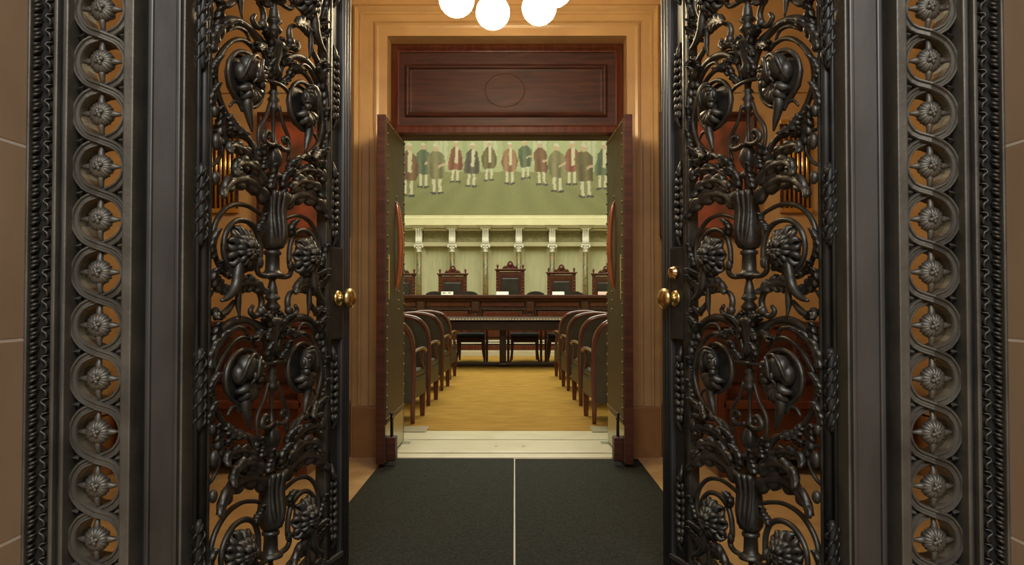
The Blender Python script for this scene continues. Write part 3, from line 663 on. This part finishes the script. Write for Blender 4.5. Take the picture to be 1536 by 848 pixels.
for side in (-1, 1):
    gx = side * 1.105                            # axis of the ring column
    def bx(a0, a1, y0, y1, z0=0, z1=FH, bev=.004, mt='bronze_frame', nm='stile', par=FR):
        x0, x1 = sorted((side * a0, side * a1)); return MB().box(x0, x1, y0 - 2.0, y1 - 2.0, z0, z1, bev).build(nm, mt, par)
    bx(1.266, 1.274, 1.975, 2.04, nm='outer_edge')
    bd = bx(1.210, 1.266, 2.0, 2.05, nm='border', mt='bronze_dark')
    nl_ = int(FH / .0375)
    for k in range(nl_): inst(leaf_me, 'border_leaf', bd, (side * 1.241, .002, .02 + k * .0375), scale=(side * 1.1, 1.3, 1.05))
    bx(1.200, 1.211, 1.985, 2.06, nm='fillet'); bx(1.189, 1.199, 2.0, 2.06, nm='fillet', mt='bronze_dark')
    bx(1.177, 1.188, 1.992, 2.07, nm='fillet')
    # pierced plate behind the rings
    cells = MB(); n = 24; hw = .074
    for i in range(NR):
        zc = zc0 + i * PITCHR; vs = []; fs_ = []
        for k in range(n):
            a = 2 * PI * k / n; c, s_ = math.cos(a), math.sin(a)
            q = min(hw / abs(c) if abs(c) > 1e-6 else 9, (PITCHR / 2) / abs(s_) if abs(s_) > 1e-6 else 9)
            for y, rr in ((.055, 0), (.055, .0575), (.10, .0575), (.10, 0)):
                vs.append((gx + c * (rr or q), y, zc + s_ * (rr or q)))
        for k in range(n):
            k2 = (k + 1) % n
            for j in range(3): fs_.append((k * 4 + j, k2 * 4 + j, k2 * 4 + j + 1, k * 4 + j + 1))
        cells.add(vs, fs_)
    cells.build('pierced_plate', 'bronze_dark', FR)
    # the two interlaced bands
    prof = [(-.0118, .022), (-.0118, -.004), (-.0095, -.009), (-.0055, -.009), (-.0025, -.003), (.0025, -.003), (.0055, -.009), (.0095, -.009), (.0118, -.004), (.0118, .022)]
    for ph in (0, 1):
        pts = []
        for i in range(NR - 1, -1, -1):
            zc = zc0 + i * PITCHR; sg = -1 if (i + ph) % 2 else 1
            for d in (62, 40, 20, 0, -20, -40, -62):
                a = math.radians(d); pts.append(Vector((gx + sg * RR * math.cos(a), .03, zc + RR * math.sin(a))))
        sp, _ = spline(pts, 1, 2)
        vs = []; fs_ = []; n = len(prof)
        for i, p in enumerate(sp):
            tg = (sp[min(i + 1, len(sp) - 1)] - sp[max(i - 1, 0)]).normalized(); sd = Vector((tg.z, 0, -tg.x))
            dx = (p.x - gx) / RR
            goes = tg.x          # the band running from the outer to the inner side lies on top
            lift = (-.010 if goes * (1) * (1 if True else side) > 0 else .006) * max(0, 1 - abs(dx) / .62)
            for a, b_ in prof: vs.append((p.x + sd.x * a, p.y + b_ + lift, p.z + sd.z * a))
        for i in range(len(sp) - 1):
            for k in range(n): fs_.append((i * n + k, i * n + (k + 1) % n, (i + 1) * n + (k + 1) % n, (i + 1) * n + k))
        MB().add(vs, fs_, False).build('guilloche_band', 'bronze_frame', FR)
    for i in range(NR):
        zc = zc0 + i * PITCHR
        inst(ros_me, 'rosette', FR, (gx, .03, zc))
        if i:
            for s2 in (-1, 1): inst(dart_me, 'dart', FR, (gx + s2 * .050, .042, zc - PITCHR / 2), (0, 0 if s2 > 0 else PI, 0), (1, 1.6, 1))
    bx(1.005, 1.032, 1.995, 2.08, nm='inner_stile')
    bx(.972, 1.005, 2.075, 2.12, nm='recess', mt='bronze_dark', bev=0)
    bx(.905, .986, 2.045, 2.16, nm='jamb', mt='bronze_smooth', bev=.006)
    bx(.974, .988, 2.036, 2.06, nm='jamb_bead', mt='bronze_smooth'); bx(.900, .913, 2.037, 2.06, nm='jamb_bead', mt='bronze_smooth')
    bx(.893, .902, 2.052, 2.15, nm='jamb_return', mt='bronze_frame')
MB().box(-1.274, 1.274, .0, .12, FH, FH + .25, .01).build('header', 'bronze_frame', FR)

# ================================================================== ORNATE GATES
def ray(pxx, pyy):
    a, b = (pxx - 768) / F, (424 - pyy) / F
    Fw = Vector((-math.sin(YAW) * math.cos(PITCH), math.cos(YAW) * math.cos(PITCH), math.sin(PITCH)))
    Rt = Vector((math.cos(YAW), math.sin(YAW), 0)); return Fw + Rt * a + Rt.cross(Fw) * b
LHX, LHY, LANG = .865, 2.12, math.radians(70.2)
def leaf_uz(pxx, pyy):          # pixel -> (distance from the leaf's axis, height above the link bar) on the right-hand leaf
    d = Vector((-math.cos(LANG), math.sin(LANG), 0)); n = Vector((-math.sin(LANG), -math.cos(LANG), 0))
    p0 = Vector((LHX, LHY, 0)); o = Vector((0, 0, CAMH)); r = ray(pxx, pyy)
    p = o + r * ((p0 - o).dot(n) / r.dot(n))
    return (p - p0).dot(d) - .340, p.z - 1.737
def A(*q): return [leaf_uz(980 + a / 2.827, b / 2.827) for a, b in q]
def B(*q): return [leaf_uz(980 + a / 2.827, 270 + b / 2.827) for a, b in q]
PER = .8955
TUBES = [  # traced centre lines, radius, how far the piece stands off the leaf's middle plane
    (A((432, 800), (455, 750), (478, 700), (488, 650), (515, 605), (565, 568), (625, 500), (668, 420), (690, 330), (682, 260), (655, 212), (610, 172), (560, 165), (515, 195), (487, 242)), [.009, .010, .010, .009, .007], .006),
    (A((425, 335), (432, 270), (455, 200), (500, 135), (550, 95), (600, 80), (645, 92), (678, 140), (692, 195)), [.009, .012, .015, .014, .009], .0),
    (A((528, 172), (545, 132), (590, 112), (640, 130)), [.005, .008, .005], .008),
    (A((532, 345), (555, 400), (562, 450), (550, 510), (540, 560)), [.012, .018, .018, .012, .003], .026),
    (A((572, 470), (590, 436), (615, 430), (634, 450)), [.006, .007, .004], .016),
    (A((716, 545), (672, 558), (648, 600), (650, 645), (680, 690), (722, 708)), [.006, .007, .006], .0),
    (A((410, 606), (430, 612), (455, 602), (466, 576), (450, 553), (434, 568), (444, 584)), [.008, .010, .009, .006], .012),
    (A((424, 430), (444, 490), (472, 530), (480, 580), (472, 645)), [.006, .0075, .006], .004),
    (A((560, 570), (530, 600), (505, 650), (492, 690)), [.012, .009, .007], .012),
    (B((458, 150), (490, 128), (540, 105), (600, 105), (648, 135), (682, 190), (692, 260), (674, 340), (640, 395), (612, 414)), [.007, .009, .008], .0),
    (B((478, 345), (480, 275), (500, 212), (545, 174), (600, 175), (642, 222), (656, 290), (642, 350), (608, 395)), [.010, .010, .009, .008], .010),
    (B((562, 322), (595, 352), (606, 400), (616, 450), (650, 495), (686, 513)), [.010, .015, .018, .017, .012, .005], .024),
    (B((500, 470), (480, 485), (471, 522), (485, 566), (508, 578), (526, 558), (514, 534)), [.008, .011, .012, .010, .007], .010),
    (B((588, 450), (593, 520), (585, 588)), [.010, .011, .003], .016),
    (B((600, 515), (640, 560), (694, 592)), [.008, .012, .005], .008),
    (B((690, 470), (716, 518), (700, 562), (655, 585)), [.005, .007, .005], .0),
    (B((482, 325), (492, 375), (472, 404), (420, 408)), [.009, .010, .009], .008),
    (B((425, 640), (470, 612), (530, 600), (590, 608), (640, 642), (672, 700)), [.009, .012, .012, .008], -.004),
]
LEAVES = [  # midrib lines and half width
    (A((455, 850), (495, 795), (560, 762), (620, 768), (668, 798), (700, 838)), .030, .014),
    (A((470, 775), (515, 718), (572, 694), (618, 704), (640, 748)), .024, .018),
    (A((495, 700), (540, 652), (590, 625), (640, 620), (656, 652)), .020, .010),
    (A((640, 610), (660, 545), (672, 492), (694, 450)), .018, .004),
    (A((706, 215), (694, 150), (658, 106), (602, 92)), .016, .010),
    (B((600, 452), (556, 438), (512, 450), (474, 480)), .026, .014),
    (B((630, 470), (676, 440), (702, 408), (712, 372)), .020, .004),
    (B((704, 745), (684, 690), (688, 640), (700, 600)), .022, .002),
    (A((440, 240), (425, 200), (445, 150), (480, 110)), .010, .010),
    (A((705, 470), (708, 410), (700, 350)), .013, .004),
    (A((640, 490), (612, 540), (575, 572)), .016, .016),
    (A((700, 330), (706, 285), (690, 235)), .011, .006),
    (A((470, 715), (468, 665), (500, 612)), .013, .014),
    (A((438, 800), (430, 745), (446, 690)), .015, .016),
    (A((422, 335), (446, 290), (442, 245)), .012, .014),
    (A((455, 205), (486, 190), (522, 200)), .010, .010),
    (A((590, 560), (630, 565), (660, 540)), .013, .010),
    (B((692, 330), (708, 270), (700, 205)), .011, .004),
    (B((498, 220), (478, 180), (488, 140)), .012, .012),
    (B((640, 392), (672, 372), (700, 340)), .012, .008),
    (B((470, 640), (500, 670), (540, 668)), .011, .010),
    (B((430, 560), (452, 590), (490, 585)), .010, .006),
    (B((655, 585), (690, 560), (712, 590)), .012, .004),
]
BUDS = [(A((690, 600)), .017, (1, .8, 1.5)), (A((468, 102)), .017, (1, .9, 1)), (B((482, 350)), .013, (1, .9, 1.5)), (A((640, 770)), .012, (1, 1, 1)), (A((570, 566)), .017, (1, 1, 1)), (A((695, 755)), .015, (1, .8, 1.3)), (A((493, 650)), .013, (1.1, 1, .8)), (A((490, 672)), .011, (1.1, 1, .8)), (B((640, 395)), .012, (1, 1, 1)), (A((510, 196)), .012, (1, 1, 1)), (A((700, 470)), .012, (1, 1, 1.6))]
HEAD = A((548, 335))[0]; HRX, HRZ = (A((463, 335))[0][0] - A((633, 335))[0][0]) / 2, (A((548, 220))[0][1] - A((548, 450))[0][1]) / 2
ROSE = B((572, 300))[0]; RRX, RRZ = (B((503, 300))[0][0] - B((641, 300))[0][0]) / 2 * .98, (B((572, 195))[0][1] - B((572, 405))[0][1]) / 2

def acanthus(b, pts, hw, w0, mir, sg):
    """a curling lobed leaf along a midrib; pts (a, z)"""
    P, _ = spline([(p[0], 0, p[1]) for p in pts], 1, 8); L = len(P); ns = 9
    vs = []; fs = []
    for back in (0, 1):
        for i, p in enumerate(P):
            t = i / (L - 1)
            tg = (P[min(i + 1, L - 1)] - P[max(i - 1, 0)]).normalized(); sd = Vector((tg.z, 0, -tg.x))
            env = 1.22 * hw * (math.sin(PI * min(1, .12 + .82 * t)) ** .7) * (1 - .35 * t)
            lobe = .42 + .70 * abs(math.sin(PI * 4.5 * t + .5)) ** .8
            curl = .020 * t * t
            for k in range(ns):
                q = -1 + 2 * k / (ns - 1)
                e = env * (lobe if abs(q) > .5 else .9)
                back_shift = -.55 * env * abs(q) * .5 * (0.5 + abs(math.sin(PI * 4.5 * t + .5)))
                hgt = w0 + curl + .010 * (1 - q * q) + .0055 * math.cos(q * PI * 3) * (1 - .5 * abs(q)) + .009 * abs(q) * (abs(math.sin(PI * 4.5 * t + .5)) - .5) - (.009 if back else 0)
                pp = p + sd * (q * e) + tg * back_shift
                vs.append((mir * pp.x + .34, sg * hgt, pp.z))
    for back in (0, 1):
        o = back * L * ns
        for i in range(L - 1):
            for k in range(ns - 1): fs.append((o + i * ns + k, o + i * ns + k + 1, o + (i + 1) * ns + k + 1, o + (i + 1) * ns + k))
    o = L * ns
    for i in range(L - 1):
        for k in (0, ns - 1): fs.append((i * ns + k, (i + 1) * ns + k, o + (i + 1) * ns + k, o + i * ns + k))
    for i in (0, L - 1):
        for k in range(ns - 1): fs.append((i * ns + k, i * ns + k + 1, o + i * ns + k + 1, o + i * ns + k))
    b.add(vs, fs, True)
def axis_parts(sg):
    """turned and leafy pieces on the leaf's vertical axis: (name, mesh, z range)"""
    zA = lambda b: leaf_uz(1123.3, b / 2.827)[1]
    zB = lambda b: leaf_uz(1123.3, 270 + b / 2.827)[1]
    s = .00078
    out = []
    def L(nm, prof, n=12, lobes=0, lob=0.0):
        out.append((nm, MB().lathe([(r * s, z) for r, z in prof], n, (.34, 0, 0), lobes=lobes, lob=lob)))
    L('bud', [(6, zA(-20)), (10, zA(0)), (20, zA(40)), (24, zA(75)), (12, zA(100)), (10, zA(112)), (20, zA(122)), (20, zA(130)), (10, zA(138))], 12)
    L('acanthus_shaft', [(12, zA(138)), (30, zA(190)), (26, zA(230)), (17, zA(265)), (26, zA(300)), (14, zA(335))], 16, 5, .22)
    L('baluster', [(14, zA(335)), (14, zA(375)), (24, zA(388)), (14, zA(400)), (26, zA(418)), (16, zA(432)), (24, zA(450)), (24, zA(462)), (10, zA(475)), (6, zA(560)), (14, zA(600)), (24, zA(612)), (16, zA(622))])
    L('leaf_bud', [(16, zA(622)), (26, zA(640)), (34, zA(668)), (26, zA(700)), (14, zA(722)), (32, zA(738)), (34, zA(748)), (16, zA(760)), (14, zA(800)), (22, zA(830))], 16, 5, .18)
    L('vase', [(22, zB(60)), (34, zB(80)), (44, zB(130)), (46, zB(170)), (52, zB(230)), (50, zB(265)), (38, zB(288)), (24, zB(295))], 20, 7, .12)
    L('pedestal', [(24, zB(295)), (36, zB(302)), (36, zB(314)), (28, zB(320)), (30, zB(382)), (36, zB(390)), (52, zB(400)), (50, zB(410)), (20, zB(416)), (10, zB(430)), (14, zB(470)), (30, zB(496)), (34, zB(503)), (18, zB(515)), (34, zB(538)), (32, zB(546)), (18, zB(560)), (18, zB(578))], 14)
    L('flower_shaft', [(18, zB(578)), (36, zB(590)), (40, zB(602)), (30, zB(618)), (28, zB(650)), (18, zB(690)), (26, zB(720)), (14, zB(752)), (14, zB(778))], 16, 5, .2)
    b = MB()
    for m_ in (-1, 1): b.tube([(.34, 0, zB(585)), (.34 + m_ * .035, sg * .01, zB(590)), (.34 + m_ * .034, sg * .012, zB(612)), (.34 + m_ * .018, sg * .012, zB(610))], [.008, .010, .007], 8)
    out.append(('volute', b))
    b = MB()
    for k in range(5):
        q = (k - 2) / 2
        b.tube([(.34 + q * .012, sg * .030, zB(285)), (.34 + q * .030, sg * (.042 - .012 * abs(q)), zB(220)), (.34 + q * .032, sg * (.036 - .012 * abs(q)), zB(130)), (.34 + q * .038, sg * (.046 - .014 * abs(q)), zB(50))], [.004, .007, .007, .009], 6)
    out.append(('vase_leaf', b))
    b = MB()
    b.tube([(.26, sg * .004, 0.0), (.30, sg * .016, .003), (.34, sg * .022, .004), (.38, sg * .016, .003), (.42, sg * .004, 0.0)], .0065, 8)
    out.append(('link_bar', b))
    return out
def head_medallion(mir, sg):
    cx, cz = HEAD; b = MB()
    T = lambda x, w, z: (.34 + mir * (cx + x), sg * w, cz + z)
    def ball(x, w, z, r, sc=(1, 1, 1)): b.ball(T(x, w, z), r, 10, 6, sc)
    b.tube([T(HRX * math.cos(2 * PI * k / 20), .012, HRZ * math.sin(2 * PI * k / 20)) for k in range(20)], .0075, 8, closed=True, res=2)
    # dished back plate
    b.ball(T(0, -.004, 0), 1, 16, 6, (HRX * .97, .012, HRZ * .97))
    ax = 1      # the face looks towards the leaf's axis
    ball(-.014, .032, .030, .038, (1.0, .8, 1.05)); ball(-.036, .022, .010, .030, (.9, .8, 1.1)); ball(-.014, .060, .006, .010, (.7, .7, 1.2))
    ball(.022, .040, .020, .026, (.95, .85, 1.25)); ball(.026, .052, .040, .014, (1.3, .8, .7)); ball(.046, .046, .022, .008, (.9, .9, 1.6)); ball(.036, .050, .004, .009, (1.4, .9, .6)); ball(.030, .046, -.010, .013)
    ball(.034, .060, .028, .0055)
    b.tube([T(.030, .050, .054), T(.008, .062, .058), T(-.006, .068, .034), T(-.008, .064, .006), T(-.022, .050, -.018)], [.003, .006, .006, .006, .003], 7, res=3)
    b.tube([T(.022, .044, .066), T(-.010, .050, .068), T(-.036, .052, .046), T(-.046, .044, .014), T(-.050, .030, -.014)], [.003, .006, .007, .006, .003], 7, res=3)
    for k in range(5):
        a = math.radians(196 + 37 * k)
        b.tube([T(0, .02, -.012), T(.030 * math.cos(a), .034, -.026 + .030 * math.sin(a)), T(.052 * math.cos(a), .014, -.026 + .052 * math.sin(a))], [.008, .017, .006], 8, res=3)
    return b
def rose_medallion(mir, sg):
    cx, cz = ROSE; b = MB()
    T = lambda x, w, z: (.34 + mir * (cx + x), sg * w, cz + z)
    rr = random.Random(3)
    b.ball(T(0, .002, 0), 1, 16, 6, (RRX * .80, .014, RRZ * .82))
    for ring, n, r0, w in ((0, 9, .98, .012), (1, 7, .66, .030), (2, 5, .38, .046)):
        for k in range(n):
            a = 2 * PI * k / n + ring * .4 + .15 * rr.random(); g = r0 * (.88 + .2 * rr.random())
            c, s_ = math.cos(a), math.sin(a)
            wd = .019 - .003 * ring
            for q in (-.22, .22):
                c2, s2 = math.cos(a + q), math.sin(a + q)
                b.tube([T(RRX * g * .25 * c, w * .8, RRZ * g * .25 * s_), T(RRX * g * .62 * c2, w + .010, RRZ * g * .62 * s2), T(RRX * g * .92 * c2, w + .004, RRZ * g * .92 * s2), T(RRX * g * c, w - .010, RRZ * g * s_)], [.006, wd * .62, wd * .55, .003], 7, res=2)
    b.ball(T(0, .052, 0), .010, 10, 6)
    return b
stile_carve = None
def gate(side, ang, label, cyl):
    t = thing('ornate_gate', label, 'gate', (side * LHX, LHY, 0), math.atan2(math.sin(ang), -side * math.cos(ang)))
    sg = side
    def bx(u0, u1, w0, w1, z0, z1, nm, mt='bronze', bev=.004, par=t):
        y0, y1 = sorted((sg * w0, sg * w1)); return MB().box(u0, u1, y0, y1, z0, z1, bev).build(nm, mt, par)
    GH = 3.1
    MB().lathe([(.013, .03), (.013, GH)], 12, (-.003, 0, 0)).build('hinge_stile', 'bronze_dark', t)
    bx(.008, .018, -.012, .012, .03, GH, 'hinge_fillet', 'bronze')
    bx(.655, .672, -.02, .022, .03, GH, 'inner_stile'); MB().lathe([(.012, .03), (.012, GH)], 10, (.684, sg * .012, 0)).build('stile_bead', 'bronze', t)
    bx(.690, .785, -.018, .0, .03, GH, 'stile_recess', 'bronze_dark')
    bx(.785, .845, -.024, .016, .03, GH, 'lock_stile', 'bronze_smooth')
    for u in (.795, .815, .836): MB().lathe([(.008, .03), (.008, GH)], 8, (u, sg * .014, 0)).build('stile_moulding', 'bronze_smooth', t)
    bx(.0, .845, -.02, .018, .02, .085, 'bottom_rail'); bx(.02, .79, .012, .026, .085, .105, 'rail_moulding', 'bronze_smooth')
    bx(.0, .845, -.02, .018, GH - .06, GH, 'top_rail')
    # carved drops in the recess of the free stile
    c = MB()
    rr = random.Random(5)
    for k in range(9):
        q = k / 8; hw = .026 * math.sin(PI * (.1 + .8 * q))
        for s_ in (-1, 1): c.ball((s_ * hw * .8, sg * .008, -.11 + .22 * q), .009 + .004 * rr.random(), 7, 4, (1, .9, 1.5))
        c.ball((0, sg * .015, -.11 + .22 * q), .011, 7, 4)
    c.tube([(0, 0, -.16), (.008, sg * .01, -.13), (0, sg * .01, -.10)], [.003, .01, .012], 7)
    c.tube([(0, 0, .16), (-.008, sg * .01, .13), (0, sg * .01, .10)], [.003, .01, .012], 7)
    cme = c.mesh('stile_carving', 'bronze')
    for z in (.28, .72, 1.40, 1.84, 2.30, 2.75): inst(cme, 'stile_carving', t, (.737, 0, z))
    # lock plate, knob
    lk = bx(.700, .782, .0, .020, .90, 1.24, 'lock_plate', 'bronze_dark')
    kz = CAMH
    kn = MB().lathe([(.030, .020), (.030, .026), (.024, .030), (.012, .033), (.011, .046), (.018, .050), (.034, .057), (.039, .066), (.037, .076), (.026, .084), (.008, .088)], 20, axis='y', c=(.742, 0, kz), tr=lambda p: (p[0], sg * p[1], p[2])).build('knob', 'brass', lk)
    if cyl: MB().lathe([(.023, .020), (.023, .034), (.019, .036), (.019, .044), (.012, .045), (.006, .041)], 18, axis='y', c=(.742, 0, kz + .095), tr=lambda p: (p[0], sg * p[1], p[2])).build('lock_cylinder', 'copper_brass', lk)
    # hinges between leaf and jamb
    h = MB().lathe([(.006, -.115), (.013, -.10), (.009, -.06), (.013, -.03), (.013, .03), (.009, .06), (.013, .10), (.006, .115)], 10)
    for k in range(10):
        z = -.09 + k * .02; a = k * 1.1
        for q in (0, 2.1, 4.2): h.tube([(.010 * math.cos(a + q), .010 * math.sin(a + q), z - .012), (.017 * math.cos(a + q + .5), .017 * math.sin(a + q + .5), z), (.013 * math.cos(a + q + 1.1), .013 * math.sin(a + q + 1.1), z + .012)], [.003, .005, .003], 5, res=2)
    hme = h.mesh('hinge', 'bronze_dark')
    hx_ = MB().lathe([(.006, .03), (.006, GH)], 8, (-.030, 0, 0)).build('hinge_rod', 'bronze_dark', t)
    for z in (.33, .80, 1.31, 1.80, 2.3, 2.8): inst(hme, 'hinge', t, (-.022, sg * .006, z))
    # scrollwork: one period built for either side of the axis, repeated up the leaf
    parts = [(nm, b.mesh(nm, 'bronze')) for nm, b in axis_parts(sg)]
    for mir in (1, -1):
        for pts, rad, w0 in TUBES:
            b = MB(); b.tube([(.34 + mir * a, sg * w0, z) for a, z in pts], [r * .92 for r in rad], 8, res=4); parts.append(('scroll', b.mesh('scroll', 'bronze')))
        for pts, hw, w0 in LEAVES:
            b = MB(); acanthus(b, pts, hw, w0, mir, sg); parts.append(('acanthus_leaf', b.mesh('acanthus_leaf', 'bronze')))
        for (p,), r, sc in BUDS:
            b = MB(); b.ball((.34 + mir * p[0], sg * .012, p[1]), r, 10, 6, sc); parts.append(('bud', b.mesh('bud', 'bronze')))
        parts.append(('head_medallion', head_medallion(mir, sg).mesh('head_medallion', 'bronze')))
        parts.append(('rose_medallion', rose_medallion(mir, sg).mesh('rose_medallion', 'bronze')))
    for nm, me_ in parts:
        zs = [v.co.z for v in me_.vertices]; lo, hi = min(zs), max(zs)
        for k in (-1, 0, 1):
            z = 1.737 + k * PER
            if z + lo > .08 and z + hi < GH - .02 and z + lo < 2.5: inst(me_, nm, t, (0, 0, z))
    return t
gate(-1, math.radians(75.4), 'open bronze scrollwork gate leaf with a brass knob and no lock cylinder', False)
gate(1, math.radians(70.2), 'open bronze scrollwork gate leaf with brass knob and lock cylinder above it', True)

# ================================================================== FURNISHINGS OF THE VESTIBULE BEHIND THE GATES
def settle(x0, x1, label):
    t = thing('wooden_settle', label, 'bench', ((x0 + x1) / 2, 4.75, 0))
    w = (x1 - x0) / 2
    MB().box(-w, w, .24, .28, .10, .86, .01).build('backrest', 'mahogany_red', t)
    MB().box(-w, w, .22, .30, .86, .90, .01).build('top_rail', 'mahogany_red', t)
    MB().box(-w, w, -.26, .24, .40, .45, .01).build('seat', 'mahogany_red', t)
    MB().box(-w, w, -.22, -.18, .12, .40, .01).build('front_panel', 'mahogany_red', t)
    for s_ in (-1, 1):
        MB().box(s_ * w - .03, s_ * w + .03, -.26, .30, 0, .64, .012).build('side_panel', 'mahogany_red', t)
        MB().box(s_ * w - .045, s_ * w + .045, -.29, .30, .64, .68, .014).build('armrest', 'mahogany_red', t)
    for k in range(3):
        a = -w + .08 + k * (2 * w - .16) / 3
        MB().box(a + .02, a + (2 * w - .16) / 3 - .02, .225, .245, .50, .80, .006).build('back_panel', 'mahogany', t)
settle(-2.16, -1.25, 'red mahogany settle behind the gate leaf without lock cylinder')
settle(1.22, 2.16, 'red mahogany settle behind the gate leaf with lock cylinder')
def picture(x0, x1, label):
    t = thing('framed_picture', label, 'picture', ((x0 + x1) / 2, 5.083, 1.46))
    w = (x1 - x0) / 2; h = .83
    MB().box(-w + .03, w - .03, -.02, 0, .03, h - .03).build('canvas', 'picture_canvas', t)
    MB().sweep([(-w + .03, 0, .03), (-w + .03, 0, h - .03), (w - .03, 0, h - .03), (w - .03, 0, .03)], [(-.03, 0), (-.03, .045), (-.01, .05), (.01, .03), (.03, .024), (.03, 0)], closed=True, normal=(0, -1, 0)).build('frame', 'mahogany', t)
picture(X(990, 5.06), X(1135, 5.06), 'dark framed reddish picture behind the gate leaf with lock cylinder')
picture(X(385, 5.06), X(524, 5.06), 'dark framed reddish picture behind the gate leaf without lock cylinder')
def brass_grille(x, label):
    t = thing('wall_grille', label, 'grille', (x, 5.083, 1.62))
    MB().box(-.10, .10, -.012, 0, 0, .62, .003).build('back_plate', 'mahogany', t)
    for k in range(6): MB().lathe([(.010, .02), (.010, .60)], 8, (-.075 + .03 * k, -.018, 0)).build('bar', 'brass', t)
    for z in (.0, .59): MB().box(-.105, .105, -.03, 0, z, z + .03, .004).build('rail', 'brass', t)
brass_grille(X(332, 5.06), 'upright brass bar grille on the wall behind the knob-only gate leaf')
brass_grille(X(1195, 5.06), 'upright brass bar grille on the wall behind the lock cylinder gate leaf')
